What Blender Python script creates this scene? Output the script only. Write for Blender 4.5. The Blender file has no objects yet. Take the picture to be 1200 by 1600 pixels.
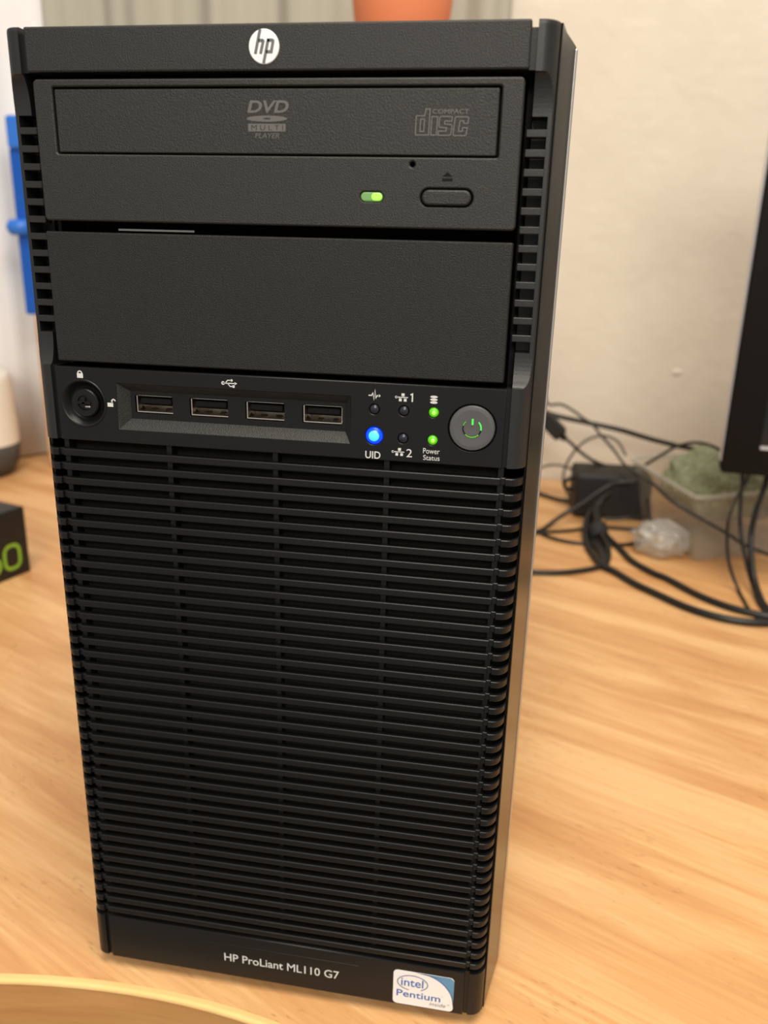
import bpy, bmesh, math, random
from mathutils import Vector, Matrix, noise
random.seed(7)
S = bpy.context.scene
COL = S.collection

# ------------------------------------------------------------------ camera
F_PX = 1290.0
CAM = Vector((0.08177, -0.26142, 0.30560))
FW = Vector((-0.15437847, 0.93875804, -0.30805947))
RT = Vector((0.98509412, 0.17019368, 0.02497363))
UP = Vector((-0.07587397, 0.29961218, 0.95103926))
cd = bpy.data.cameras.new('camera')
cd.sensor_fit = 'VERTICAL'; cd.sensor_height = 36.0; cd.sensor_width = 27.0
cd.lens = F_PX / 1600 * 36
cd.clip_start = 0.01
cd.dof.use_dof = True
cd.dof.focus_distance = 0.285
cd.dof.aperture_fstop = 11.0
cam = bpy.data.objects.new('camera', cd); COL.objects.link(cam)
cam.matrix_world = Matrix(((RT.x, UP.x, -FW.x, CAM.x), (RT.y, UP.y, -FW.y, CAM.y), (RT.z, UP.z, -FW.z, CAM.z), (0, 0, 0, 1)))
S.camera = cam

# ------------------------------------------------------------------ light
W = bpy.data.worlds.new('world'); S.world = W; W.use_nodes = True
W.node_tree.nodes['Background'].inputs[0].default_value = (1.0, 0.97, 0.92, 1)
W.node_tree.nodes['Background'].inputs[1].default_value = 0.45
def area(name, loc, target, size, power, col):
    l = bpy.data.lights.new(name, 'AREA'); l.shape = 'RECTANGLE'; l.size, l.size_y = size
    l.energy = power; l.color = col
    o = bpy.data.objects.new(name, l); COL.objects.link(o); o.location = loc
    o.rotation_euler = (Vector(target) - Vector(loc)).to_track_quat('-Z', 'Y').to_euler()
    return o
area('ceiling_lamp_light', (0.30, -0.42, 1.75), (0.20, 0.05, 0.0), (1.0, 0.8), 31.0, (1.0, 0.93, 0.80))
area('rear_fill_light', (0.25, -1.90, 1.30), (0.0, 0.1, 0.3), (0.9, 0.6), 30.0, (1.0, 0.93, 0.80))  # added unseen fill behind the camera, brightens the tower's upper front

vs = S.view_settings
S.display_settings.display_device = 'sRGB'
vs.view_transform = 'Standard'; vs.look = 'None'; vs.gamma = 1.0; vs.use_curve_mapping = False
vs.exposure = 0.0

def at(px, py, Y=None, Z=None):
    d = FW + RT * ((px - 600) / F_PX) + UP * ((800 - py) / F_PX)
    t = (Y - CAM.y) / d.y if Y is not None else ((Z or 0.0) - CAM.z) / d.z
    return CAM + d * t

# ------------------------------------------------------------------ materials
def nm(name):
    m = bpy.data.materials.new(name); m.use_nodes = True
    nt = m.node_tree
    return m, nt, nt.nodes['Principled BSDF']
def N(nt, t, **kw):
    n = nt.nodes.new(t)
    for k, v in kw.items():
        if k in n.inputs: n.inputs[k].default_value = v
        else: setattr(n, k, v)
    return n
def simple(name, col, rough=0.5, metal=0.0, spec=0.5, emit=None, estr=0.0, bump=None, var=0.0):
    m, nt, b = nm(name)
    b.inputs['Base Color'].default_value = (*col, 1); b.inputs['Roughness'].default_value = rough
    b.inputs['Metallic'].default_value = metal; b.inputs['Specular IOR Level'].default_value = spec
    if emit: b.inputs['Emission Color'].default_value = (*emit, 1); b.inputs['Emission Strength'].default_value = estr
    tc = N(nt, 'ShaderNodeTexCoord')
    if bump:
        sc, st, di = bump
        nz = N(nt, 'ShaderNodeTexNoise', Scale=sc, Detail=3.0); nt.links.new(tc.outputs['Object'], nz.inputs['Vector'])
        bp = N(nt, 'ShaderNodeBump', Strength=st, Distance=di); nt.links.new(nz.outputs['Fac'], bp.inputs['Height'])
        nt.links.new(bp.outputs['Normal'], b.inputs['Normal'])
    if var:
        nz = N(nt, 'ShaderNodeTexNoise', Scale=35.0, Detail=4.0); nt.links.new(tc.outputs['Object'], nz.inputs['Vector'])
        mx = N(nt, 'ShaderNodeMix', data_type='RGBA')
        mx.inputs['A'].default_value = (*[c * (1 - var) for c in col], 1); mx.inputs['B'].default_value = (*[min(1, c * (1 + var)) for c in col], 1)
        nt.links.new(nz.outputs['Fac'], mx.inputs['Factor']); nt.links.new(mx.outputs['Result'], b.inputs['Base Color'])
    return m

M = {}
M['plastic'] = simple('black_grained_plastic', (0.0125, 0.012, 0.0115), 0.46, spec=0.45, bump=(2600, 0.5, 0.0004), var=0.1)
M['plastic_smooth'] = simple('black_satin_plastic', (0.0062, 0.0064, 0.0068), 0.36, spec=0.30, bump=(2500, 0.1, 0.0003))
M['rail'] = simple('black_rail_plastic', (0.013, 0.0132, 0.0135), 0.42, spec=0.45, bump=(2500, 0.15, 0.0003))
M['blank'] = simple('shaded_grained_plastic', (0.0085, 0.0083, 0.008), 0.48, spec=0.38, bump=(2600, 0.6, 0.0004), var=0.1)  # same plastic as the top panel, darkened to paint the dimmer light lower down
M['strip'] = simple('black_gloss_plastic', (0.010, 0.0095, 0.009), 0.24, spec=0.55)
M['drive'] = simple('charcoal_grained_plastic', (0.0135, 0.013, 0.0122), 0.46, spec=0.45, bump=(2600, 0.5, 0.0004), var=0.1)
M['dark'] = simple('dark_cavity_plastic', (0.006, 0.006, 0.006), 0.8, spec=0.2)
M['button'] = simple('grey_button', (0.10, 0.10, 0.105), 0.42, metal=0.3)
M['metal'] = simple('steel', (0.62, 0.60, 0.57), 0.4, metal=1.0)
M['usb_metal'] = simple('usb_shell_metal', (0.75, 0.66, 0.56), 0.28, metal=1.0)
M['case'] = simple('black_painted_steel', (0.025, 0.025, 0.025), 0.45, bump=(1500, 0.1, 0.0003))
M['print'] = simple('white_print', (0.62, 0.62, 0.60), 0.6)
M['greyprint'] = simple('grey_print', (0.11, 0.105, 0.10), 0.6)
M['paleprint'] = simple('pale_grey_print', (0.13, 0.125, 0.12), 0.6)
M['badge'] = simple('white_badge', (0.85, 0.86, 0.86), 0.3)
M['badgegrey'] = simple('badge_grey', (0.13, 0.13, 0.14), 0.4)
M['green'] = simple('green_led', (0.10, 0.45, 0.02), 0.3, emit=(0.10, 0.50, 0.004), estr=0.5)
M['greencore'] = simple('green_led_core', (0.3, 0.8, 0.1), 0.3, emit=(0.28, 0.80, 0.05), estr=0.85)
M['greenlens'] = simple('pale_green_lens', (0.12, 0.22, 0.09), 0.3, emit=(0.14, 0.34, 0.07), estr=0.5)
M['symbolgreen'] = simple('symbol_green', (0.05, 0.4, 0.04), 0.3, emit=(0.07, 0.75, 0.08), estr=0.8)
M['blue'] = simple('blue_led', (0.0, 0.05, 0.5), 0.3, emit=(0.0, 0.035, 1.0), estr=1.1)
M['bluecore'] = simple('blue_led_core', (0.1, 0.4, 0.9), 0.3, emit=(0.02, 0.50, 1.0), estr=1.1)
M['ledoff'] = simple('unlit_led', (0.012, 0.014, 0.024), 0.25, spec=0.6)
M['sticker'] = simple('sticker_white', (0.80, 0.79, 0.80), 0.35)
M['stickblue'] = simple('sticker_teal', (0.10, 0.26, 0.45), 0.3)
M['stickdeep'] = simple('sticker_blue', (0.04, 0.14, 0.42), 0.3)
M['stickgrey'] = simple('sticker_slate', (0.12, 0.17, 0.27), 0.4)
M['rubber'] = simple('black_rubber', (0.012, 0.012, 0.012), 0.75)
M['cable'] = simple('black_cable', (0.008, 0.008, 0.0075), 0.42, spec=0.45)
M['cablegrey'] = simple('grey_brown_cable', (0.055, 0.048, 0.04), 0.5)
M['adapter'] = simple('adapter_black', (0.005, 0.005, 0.005), 0.55, bump=(1200, 0.1, 0.0003))
M['whitefab'] = simple('speaker_white', (0.80, 0.76, 0.68), 0.7, bump=(900, 0.1, 0.0005))
M['greyfab'] = simple('speaker_grey', (0.07, 0.065, 0.06), 0.9, bump=(900, 0.3, 0.0005))
M['boxblack'] = simple('carton_black', (0.006, 0.0052, 0.0045), 0.5, var=0.2)
M['lime'] = simple('lime_print', (0.22, 0.42, 0.03), 0.55)
M['boxgrey'] = simple('carton_grey_print', (0.16, 0.15, 0.14), 0.5)
M['bluepl'] = simple('blue_plastic', (0.0, 0.085, 0.46), 0.4)
M['bluepl2'] = simple('bright_blue_plastic', (0.025, 0.17, 0.66), 0.4)
M['orange'] = simple('orange_fabric', (0.66, 0.20, 0.085), 0.8, bump=(600, 0.2, 0.001))
M['lampbase'] = simple('lamp_base_metal', (0.3, 0.28, 0.25), 0.4, metal=0.8)
M['monitor'] = simple('monitor_black', (0.004, 0.003, 0.0024), 0.5, spec=0.12, bump=(1500, 0.08, 0.0003))
M['screen'] = simple('screen_glass', (0.004, 0.005, 0.006), 0.15)
M['silver'] = simple('silver_glint', (0.55, 0.56, 0.60), 0.3, metal=0.5)
M['floor'] = simple('grey_floor', (0.22, 0.19, 0.16), 0.7, var=0.15)
M['whiteplug'] = simple('white_plastic', (0.7, 0.68, 0.62), 0.4)

def wood(name, stops, angle, rough=0.40, vertical=False, specks=True):
    m, nt, b = nm(name)
    tc = N(nt, 'ShaderNodeTexCoord')
    mp = N(nt, 'ShaderNodeMapping'); mp.inputs['Rotation'].default_value = (0, 0, angle)
    nt.links.new(tc.outputs['Object'], mp.inputs['Vector'])
    s1 = N(nt, 'ShaderNodeMapping'); s1.inputs['Scale'].default_value = (3.2, 34, 34)
    nt.links.new(mp.outputs['Vector'], s1.inputs['Vector'])
    n1 = N(nt, 'ShaderNodeTexNoise', Scale=1.0, Detail=5.0, Roughness=0.62, Distortion=0.8)
    nt.links.new(s1.outputs['Vector'], n1.inputs['Vector'])
    s2 = N(nt, 'ShaderNodeMapping'); s2.inputs['Scale'].default_value = (22, 420, 420)
    nt.links.new(mp.outputs['Vector'], s2.inputs['Vector'])
    n2 = N(nt, 'ShaderNodeTexNoise', Scale=1.0, Detail=2.0); nt.links.new(s2.outputs['Vector'], n2.inputs['Vector'])
    s3 = N(nt, 'ShaderNodeMapping'); s3.inputs['Scale'].default_value = (1.3, 9, 9)
    nt.links.new(mp.outputs['Vector'], s3.inputs['Vector'])
    n3 = N(nt, 'ShaderNodeTexNoise', Scale=1.0, Detail=2.0, Distortion=1.2); nt.links.new(s3.outputs['Vector'], n3.inputs['Vector'])
    a = N(nt, 'ShaderNodeMath', operation='MULTIPLY_ADD'); nt.links.new(n2.outputs['Fac'], a.inputs[0]); a.inputs[1].default_value = 0.25
    nt.links.new(n1.outputs['Fac'], a.inputs[2])
    a2 = N(nt, 'ShaderNodeMath', operation='MULTIPLY_ADD'); nt.links.new(n3.outputs['Fac'], a2.inputs[0]); a2.inputs[1].default_value = 0.42
    nt.links.new(a.outputs[0], a2.inputs[2])
    cr = N(nt, 'ShaderNodeValToRGB'); el = cr.color_ramp.elements
    el[0].position = 0.58; el[0].color = (*stops[0], 1); el[1].position = 0.96; el[1].color = (*stops[2], 1)
    e = el.new(0.80); e.color = (*stops[1], 1)
    nt.links.new(a2.outputs[0], cr.inputs['Fac'])
    out = cr.outputs['Color']
    if specks:
        s4 = N(nt, 'ShaderNodeMapping'); s4.inputs['Scale'].default_value = (120, 420, 420)
        nt.links.new(mp.outputs['Vector'], s4.inputs['Vector'])
        n4 = N(nt, 'ShaderNodeTexNoise', Scale=1.0, Detail=2.0); nt.links.new(s4.outputs['Vector'], n4.inputs['Vector'])
        n5 = N(nt, 'ShaderNodeTexNoise', Scale=14.0, Detail=2.0); nt.links.new(tc.outputs['Object'], n5.inputs['Vector'])
        r1 = N(nt, 'ShaderNodeMapRange'); r1.inputs['From Min'].default_value = 0.60; r1.inputs['From Max'].default_value = 0.72
        r1.inputs['To Min'].default_value = 0; r1.inputs['To Max'].default_value = 0.45; nt.links.new(n4.outputs['Fac'], r1.inputs['Value'])
        r2 = N(nt, 'ShaderNodeMapRange'); r2.inputs['From Min'].default_value = 0.42; r2.inputs['From Max'].default_value = 0.62; nt.links.new(n5.outputs['Fac'], r2.inputs['Value'])
        mu = N(nt, 'ShaderNodeMath', operation='MULTIPLY'); nt.links.new(r1.outputs[0], mu.inputs[0]); nt.links.new(r2.outputs[0], mu.inputs[1])
        mx = N(nt, 'ShaderNodeMix', data_type='RGBA'); nt.links.new(mu.outputs[0], mx.inputs['Factor']); nt.links.new(out, mx.inputs['A'])
        mx.inputs['B'].default_value = (0.30, 0.13, 0.04, 1); out = mx.outputs['Result']
    nt.links.new(out, b.inputs['Base Color'])
    b.inputs['Roughness'].default_value = rough; b.inputs['Specular IOR Level'].default_value = 0.45
    return m
M['desk'] = wood('beech_laminate', ((0.54, 0.25, 0.092), (0.67, 0.355, 0.147), (0.80, 0.48, 0.225)), math.radians(25))
M['deskedge'] = wood('shaded_beech_edge', ((0.40, 0.18, 0.055), (0.48, 0.23, 0.075), (0.55, 0.28, 0.10)), 0, specks=False)  # brown edging, shade of its upright face put into the colour
M['desklip'] = wood('lit_beech_lip', ((0.76, 0.46, 0.18), (0.82, 0.52, 0.21), (0.86, 0.57, 0.25)), 0, specks=False)  # pale edging, with light caught on the rounded lip painted in
M['tanwood'] = wood('tan_wood', ((0.50, 0.27, 0.12), (0.58, 0.33, 0.16), (0.66, 0.40, 0.2)), 0, specks=False)

def plaster():
    m, nt, b = nm('cream_plaster')
    tc = N(nt, 'ShaderNodeTexCoord')
    n1 = N(nt, 'ShaderNodeTexNoise', Scale=7.0, Detail=5.0, Roughness=0.6); nt.links.new(tc.outputs['Object'], n1.inputs['Vector'])
    n2 = N(nt, 'ShaderNodeTexNoise', Scale=32.0, Detail=4.0, Distortion=1.0); nt.links.new(tc.outputs['Object'], n2.inputs['Vector'])
    cr = N(nt, 'ShaderNodeValToRGB'); el = cr.color_ramp.elements
    el[0].position = 0.3; el[0].color = (0.66, 0.585, 0.485, 1); el[1].position = 0.75; el[1].color = (0.74, 0.66, 0.555, 1)
    nt.links.new(n1.outputs['Fac'], cr.inputs['Fac']); nt.links.new(cr.outputs['Color'], b.inputs['Base Color'])
    ad = N(nt, 'ShaderNodeMath', operation='MULTIPLY_ADD'); nt.links.new(n2.outputs['Fac'], ad.inputs[0]); ad.inputs[1].default_value = 0.35; nt.links.new(n1.outputs['Fac'], ad.inputs[2])
    bp = N(nt, 'ShaderNodeBump', Strength=0.35, Distance=0.010); nt.links.new(ad.outputs[0], bp.inputs['Height']); nt.links.new(bp.outputs['Normal'], b.inputs['Normal'])
    b.inputs['Roughness'].default_value = 0.75
    return m
M['plaster'] = plaster()

def cloth(name, col, trans):
    m, nt, b = nm(name)
    b.inputs['Base Color'].default_value = (*col, 1); b.inputs['Roughness'].default_value = 0.9
    tc = N(nt, 'ShaderNodeTexCoord'); mp = N(nt, 'ShaderNodeMapping'); mp.inputs['Scale'].default_value = (60, 60, 1.5)
    nt.links.new(tc.outputs['Object'], mp.inputs['Vector'])
    nz = N(nt, 'ShaderNodeTexNoise', Scale=1.0, Detail=2.0); nt.links.new(mp.outputs['Vector'], nz.inputs['Vector'])
    mx = N(nt, 'ShaderNodeMix', data_type='RGBA'); nt.links.new(nz.outputs['Fac'], mx.inputs['Factor'])
    mx.inputs['A'].default_value = (*[c * 0.82 for c in col], 1); mx.inputs['B'].default_value = (*[min(1, c * 1.12) for c in col], 1)
    nt.links.new(mx.outputs['Result'], b.inputs['Base Color'])
    return m
M['curtain'] = cloth('beige_curtain', (0.41, 0.39, 0.325), 0.2)
M['sheer'] = cloth('white_curtain', (0.80, 0.79, 0.80), 0.3)

def perforated():
    m, nt, b = nm('fine_black_mesh')
    tc = N(nt, 'ShaderNodeTexCoord')
    v = N(nt, 'ShaderNodeTexVoronoi', Scale=1300.0, Randomness=0.15); nt.links.new(tc.outputs['Object'], v.inputs['Vector'])
    cr = N(nt, 'ShaderNodeValToRGB'); el = cr.color_ramp.elements
    el[0].position = 0.25; el[0].color = (0.0015, 0.0015, 0.0015, 1); el[1].position = 0.55; el[1].color = (0.0095, 0.009, 0.0085, 1)
    nt.links.new(v.outputs['Distance'], cr.inputs['Fac']); nt.links.new(cr.outputs['Color'], b.inputs['Base Color'])
    b.inputs['Roughness'].default_value = 0.75; b.inputs['Specular IOR Level'].default_value = 0.15
    return m
M['mesh'] = perforated()

def clearplastic(name, lo, hi):
    m, nt, b = nm(name)
    out = nt.nodes['Material Output']
    b.inputs['Base Color'].default_value = (0.62, 0.61, 0.58, 1); b.inputs['Roughness'].default_value = 0.12
    b.inputs['Specular IOR Level'].default_value = 0.8
    tr = N(nt, 'ShaderNodeBsdfTransparent'); tr.inputs[0].default_value = (0.93, 0.90, 0.84, 1)
    lw = N(nt, 'ShaderNodeLayerWeight', Blend=0.25)
    mr = N(nt, 'ShaderNodeMapRange'); mr.inputs['To Min'].default_value = lo; mr.inputs['To Max'].default_value = hi
    nt.links.new(lw.outputs['Facing'], mr.inputs['Value'])
    mx = N(nt, 'ShaderNodeMixShader'); nt.links.new(mr.outputs[0], mx.inputs[0]); nt.links.new(tr.outputs[0], mx.inputs[1]); nt.links.new(b.outputs[0], mx.inputs[2])
    nt.links.new(mx.outputs[0], out.inputs['Surface'])
    return m
M['clear'] = clearplastic('clear_plastic', 0.12, 0.38); M['film'] = clearplastic('crumpled_clear_film', 0.34, 0.62); M['rim'] = clearplastic('clear_rim_highlight', 0.40, 0.70)  # rim is more opaque to paint its whitish highlight

def wool():
    m, nt, b = nm('green_wool')
    tc = N(nt, 'ShaderNodeTexCoord')
    n1 = N(nt, 'ShaderNodeTexNoise', Scale=160.0, Detail=5.0, Distortion=2.0); nt.links.new(tc.outputs['Object'], n1.inputs['Vector'])
    cr = N(nt, 'ShaderNodeValToRGB'); el = cr.color_ramp.elements
    el[0].position = 0.3; el[0].color = (0.22, 0.25, 0.14, 1); el[1].position = 0.65; el[1].color = (0.50, 0.53, 0.34, 1)
    nt.links.new(n1.outputs['Fac'], cr.inputs['Fac']); nt.links.new(cr.outputs['Color'], b.inputs['Base Color'])
    bp = N(nt, 'ShaderNodeBump', Strength=0.9, Distance=0.004); nt.links.new(n1.outputs['Fac'], bp.inputs['Height']); nt.links.new(bp.outputs['Normal'], b.inputs['Normal'])
    b.inputs['Roughness'].default_value = 0.95
    return m
M['wool'] = wool()

# ------------------------------------------------------------------ helpers
def link(name, me, mat, parent=None, smooth=False, loc=None):
    o = bpy.data.objects.new(name, me); COL.objects.link(o)
    if mat and not me.materials: me.materials.append(M[mat])
    if parent: o.parent = parent
    if loc: o.location = loc
    if smooth:
        for p in me.polygons: p.use_smooth = True
    return o
def empty(name, loc=(0, 0, 0), rz=0.0):
    o = bpy.data.objects.new(name, None); COL.objects.link(o); o.location = loc; o.rotation_euler = (0, 0, rz)
    o.empty_display_size = 0.02
    return o
def tag(o, label, cat, group=None):
    o['label'] = label; o['category'] = cat
    if group: o['group'] = group
    return o
def struct(o): o['kind'] = 'structure'; return o

class MB:
    def __init__(s): s.v = []; s.f = []
    def box(s, x0, x1, y0, y1, z0, z1):
        b = len(s.v)
        s.v += [(x0, y0, z0), (x1, y0, z0), (x1, y1, z0), (x0, y1, z0), (x0, y0, z1), (x1, y0, z1), (x1, y1, z1), (x0, y1, z1)]
        s.f += [tuple(b + i for i in q) for q in ((0, 3, 2, 1), (4, 5, 6, 7), (0, 1, 5, 4), (1, 2, 6, 5), (2, 3, 7, 6), (3, 0, 4, 7))]
        return s
    def poly(s, pts):
        b = len(s.v); s.v += [tuple(p) for p in pts]; s.f.append(tuple(range(b, b + len(pts)))); return s
    def grid(s, rows, flip=False, close=False):
        b = len(s.v); n = len(rows[0])
        for r in rows: s.v += [tuple(p) for p in r]
        for i in range(len(rows) - 1):
            for j in range(n if close else n - 1):
                k = (j + 1) % n
                q = (b + i * n + j, b + i * n + k, b + (i + 1) * n + k, b + (i + 1) * n + j)
                s.f.append(q[::-1] if flip else q)
        return s
    def mesh(s, name, bevel=0.0, seg=2, fix=False):
        me = bpy.data.meshes.new(name); me.from_pydata(s.v, [], s.f)
        if bevel or fix:
            bm = bmesh.new(); bm.from_mesh(me)
            if fix: bmesh.ops.remove_doubles(bm, verts=bm.verts, dist=1e-7)
            bmesh.ops.recalc_face_normals(bm, faces=bm.faces)
            if bevel:
                ed = [e for e in bm.edges if len(e.link_faces) == 2 and e.calc_face_angle(0) > 0.6]
                bmesh.ops.bevel(bm, geom=ed, offset=bevel, segments=seg, affect='EDGES', profile=0.5, clamp_overlap=True)
            bm.to_mesh(me); bm.free()
        me.update(); return me
    def build(s, name, mat, parent=None, bevel=0.0, smooth=False, seg=2, fix=False, loc=None):
        return link(name, s.mesh(name, bevel, seg, fix), mat, parent, smooth, loc)

def rect(x0, x1, z0, z1, r=0.0, n=5):
    if r <= 0: return [(x0, z0), (x1, z0), (x1, z1), (x0, z1)]
    out = []
    for cx, cz, a0 in ((x1 - r, z0 + r, -90), (x1 - r, z1 - r, 0), (x0 + r, z1 - r, 90), (x0 + r, z0 + r, 180)):
        for i in range(n + 1):
            a = math.radians(a0 + 90 * i / n); out.append((cx + r * math.cos(a), cz + r * math.sin(a)))
    return out
def circ(cx, cz, r, n=32, rz=None):
    return [(cx + r * math.cos(2 * math.pi * i / n), cz + (rz or r) * math.sin(2 * math.pi * i / n)) for i in range(n)]

def plate_mesh(name, outlines, y0, y1, bevel=0.0):
    """front-plane shape with holes, from depth y0 (front) to y1 (back)"""
    cu = bpy.data.curves.new(name, 'CURVE'); cu.dimensions = '2D'; cu.fill_mode = 'BOTH'
    for ol in outlines:
        sp = cu.splines.new('POLY'); sp.points.add(len(ol) - 1); sp.use_cyclic_u = True
        for p, (x, z) in zip(sp.points, ol): p.co = (x, z, 0, 1)
    t = (y1 - y0) / 2
    cu.bevel_depth = bevel; cu.bevel_resolution = 1; cu.extrude = max(t - bevel, 0); cu.offset = -bevel
    o = bpy.data.objects.new('temp', cu); COL.objects.link(o)
    dg = bpy.context.evaluated_depsgraph_get()
    me = bpy.data.meshes.new_from_object(o.evaluated_get(dg)); me.name = name
    bpy.data.objects.remove(o); bpy.data.curves.remove(cu)
    ym = (y0 + y1) / 2
    for v in me.vertices:
        a, b, c = v.co; v.co = (a, ym - c, b)
    me.materials.clear(); me.update()
    return me
def plate(name, outlines, y0, y1, mat, parent, bevel=0.0):
    return link(name, plate_mesh(name, outlines, y0, y1, bevel), mat, parent)

def text_mesh(body, x0, x1, z0, z1, y, shear=0.0, bold=0.0, space=1.0):
    cu = bpy.data.curves.new('lettering', 'FONT'); cu.body = body; cu.shear = shear; cu.offset = bold
    cu.space_character = space; cu.resolution_u = 4
    o = bpy.data.objects.new('temp', cu); COL.objects.link(o)
    dg = bpy.context.evaluated_depsgraph_get()
    me = bpy.data.meshes.new_from_object(o.evaluated_get(dg)); me.name = 'lettering'
    bpy.data.objects.remove(o); bpy.data.curves.remove(cu)
    xs = [v.co.x for v in me.vertices]; ys = [v.co.y for v in me.vertices]
    a0, a1, b0, b1 = min(xs), max(xs), min(ys), max(ys)
    for v in me.vertices:
        v.co = (x0 + (v.co.x - a0) / (a1 - a0) * (x1 - x0), y, z0 + (v.co.y - b0) / (b1 - b0) * (z1 - z0))
    me.materials.clear(); me.update()
    return me
def text(body, x0, x1, z0, z1, y, mat, parent, **kw):
    return link('lettering', text_mesh(body, x0, x1, z0, z1, y, **kw), mat, parent)

class DC:
    """flat print in the x-z plane at depth y"""
    def __init__(s, y): s.m = MB(); s.y = y
    def poly(s, pts): s.m.poly([(x, s.y, z) for x, z in pts]); return s
    def rib(s, pts, w, closed=False):
        P = [Vector((p[0], p[1])) for p in pts]; n = len(P); L = []; R = []
        for i in range(n):
            a = P[i - 1] if (i > 0 or closed) else None; b = P[(i + 1) % n] if (i < n - 1 or closed) else None
            d0 = (P[i] - a).normalized() if a is not None else None; d1 = (b - P[i]).normalized() if b is not None else None
            d0 = d0 or d1; d1 = d1 or d0
            n0 = Vector((-d0.y, d0.x)); n1 = Vector((-d1.y, d1.x)); nn = (n0 + n1)
            nn = nn.normalized() if nn.length > 1e-6 else n0
            k = min(1 / max(nn.dot(n0), 0.4), 2.0)
            L.append(P[i] + nn * w / 2 * k); R.append(P[i] - nn * w / 2 * k)
        for i in range(n if closed else n - 1):
            j = (i + 1) % n
            s.poly([R[i], R[j], L[j], L[i]])
        return s
    def build(s, name, mat, parent): return s.m.build(name, mat, parent)

def lathe(prof, n=40, axis='z'):
    rows = []
    for r, h in prof:
        row = []
        for i in range(n):
            a = 2 * math.pi * i / n; c, d = r * math.cos(a), r * math.sin(a)
            row.append((c, d, h) if axis == 'z' else (c, h, d))
        rows.append(row)
    m = MB(); m.grid(rows, flip=(axis != 'z'), close=True); return m
def dome(name, cx, cz, y, r, h, mat, parent, n=20):
    """a small lens bulging towards the front"""
    prof = [(max(r * math.cos(a), 1e-5), -h * math.sin(a)) for a in [math.pi / 2 * i / 5 for i in range(6)]]
    m = lathe([(r, 0.001)] + prof, n, 'y'); return m.build(name, mat, parent, smooth=True, fix=True, loc=(cx, y, cz))

def catmull(P, k=8):
    P = [Vector(p) for p in P]; out = []
    for i in range(len(P) - 1):
        p0 = P[i - 1] if i else P[i] * 2 - P[i + 1]; p1, p2 = P[i], P[i + 1]; p3 = P[i + 2] if i + 2 < len(P) else p2 * 2 - p1
        for j in range(k):
            t = j / k
            out.append(0.5 * (2 * p1 + (p2 - p0) * t + (2 * p0 - 5 * p1 + 4 * p2 - p3) * t * t + (3 * p1 - p0 - 3 * p2 + p3) * t ** 3))
    out.append(P[-1]); return out
def tube_mesh(path, r, n=10):
    m = MB(); rows = []
    t = (path[1] - path[0]).normalized(); ref = Vector((0, 0, 1)) if abs(t.z) < 0.9 else Vector((1, 0, 0))
    u = t.cross(ref).normalized()
    for i, p in enumerate(path):
        t = (path[min(i + 1, len(path) - 1)] - path[max(i - 1, 0)]).normalized()
        u = (u - t * u.dot(t)).normalized(); w = t.cross(u)
        rr = r[i] if isinstance(r, list) else r
        rows.append([p + u * (rr * math.cos(2 * math.pi * k / n)) + w * (rr * math.sin(2 * math.pi * k / n)) for k in range(n)])
    m.grid(rows, close=True); m.poly(rows[0][::-1]); m.poly(rows[-1])
    return m

# ------------------------------------------------------------------ setting
MB().box(-2.2, 2.2, -2.0, 0.95, -0.80, -0.765).build('floor', 'floor'); struct(bpy.data.objects['floor'])
wb = MB().box(-2.2, 2.2, 0.875, 0.95, -0.765, 2.1)
struct(wb.build('wall_back', 'plaster'))

lump = at(1058, 582, Y=0.875)
m = MB(); rows = []
for i in range(6):
    a = math.pi / 2 * i / 5; r = max(math.cos(a), 1e-3)
    rows.append([(0.008 * r * math.cos(2 * math.pi * k / 16), 0.001 - 0.003 * math.sin(a), 0.005 * r * math.sin(2 * math.pi * k / 16)) for k in range(16)])
m.grid(rows, close=True); lp_ = m.build('plaster_lump', 'plaster', bpy.data.objects['wall_back'], smooth=True, fix=True, loc=lump)

def curtain(name, path, z0, z1, mat, amp, freq, ph):
    pts = catmull(path, 24); top = []
    rows = []
    nz = 14
    L = 0; acc = [0]
    for a, b in zip(pts, pts[1:]): L += (b - a).length; acc.append(L)
    for iz in range(nz + 1):
        z = z0 + (z1 - z0) * iz / nz; row = []
        for i, p in enumerate(pts):
            t = (pts[min(i + 1, len(pts) - 1)] - pts[max(i - 1, 0)]).normalized(); nn = Vector((t.y, -t.x, 0))
            d = amp * (math.sin(acc[i] * freq + ph) + 0.45 * math.sin(acc[i] * freq * 2.3 + 1.3 + ph + z * 0.6))
            row.append((p + nn * d) + Vector((0, 0, z)))
        rows.append(row)
    m = MB(); m.grid(rows)
    o = m.build(name, mat, smooth=True)
    sm = o.modifiers.new('thickness', 'SOLIDIFY'); sm.thickness = 0.0015
    return o
c1 = curtain('curtain', [(-0.555, 0.845, 0), (-0.40, 0.838, 0), (-0.25, 0.842, 0), (-0.10, 0.838, 0), (0.035, 0.845, 0)], 0.003, 1.9, 'curtain', 0.012, 58, 0.4)
tag(c1, 'beige curtain with vertical folds, seen above the top of the black tower', 'curtain')
c2 = curtain('curtain', [(-1.30, 0.80, 0), (-1.05, 0.775, 0), (-0.85, 0.80, 0), (-0.72, 0.79, 0), (-0.645, 0.772, 0), (-0.605, 0.815, 0), (-0.553, 0.83, 0)], 0.003, 1.9, 'sheer', 0.004, 55, 0.0)
tag(c2, 'white curtain down to the desk at the left edge, behind the round speaker', 'curtain')

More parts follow.
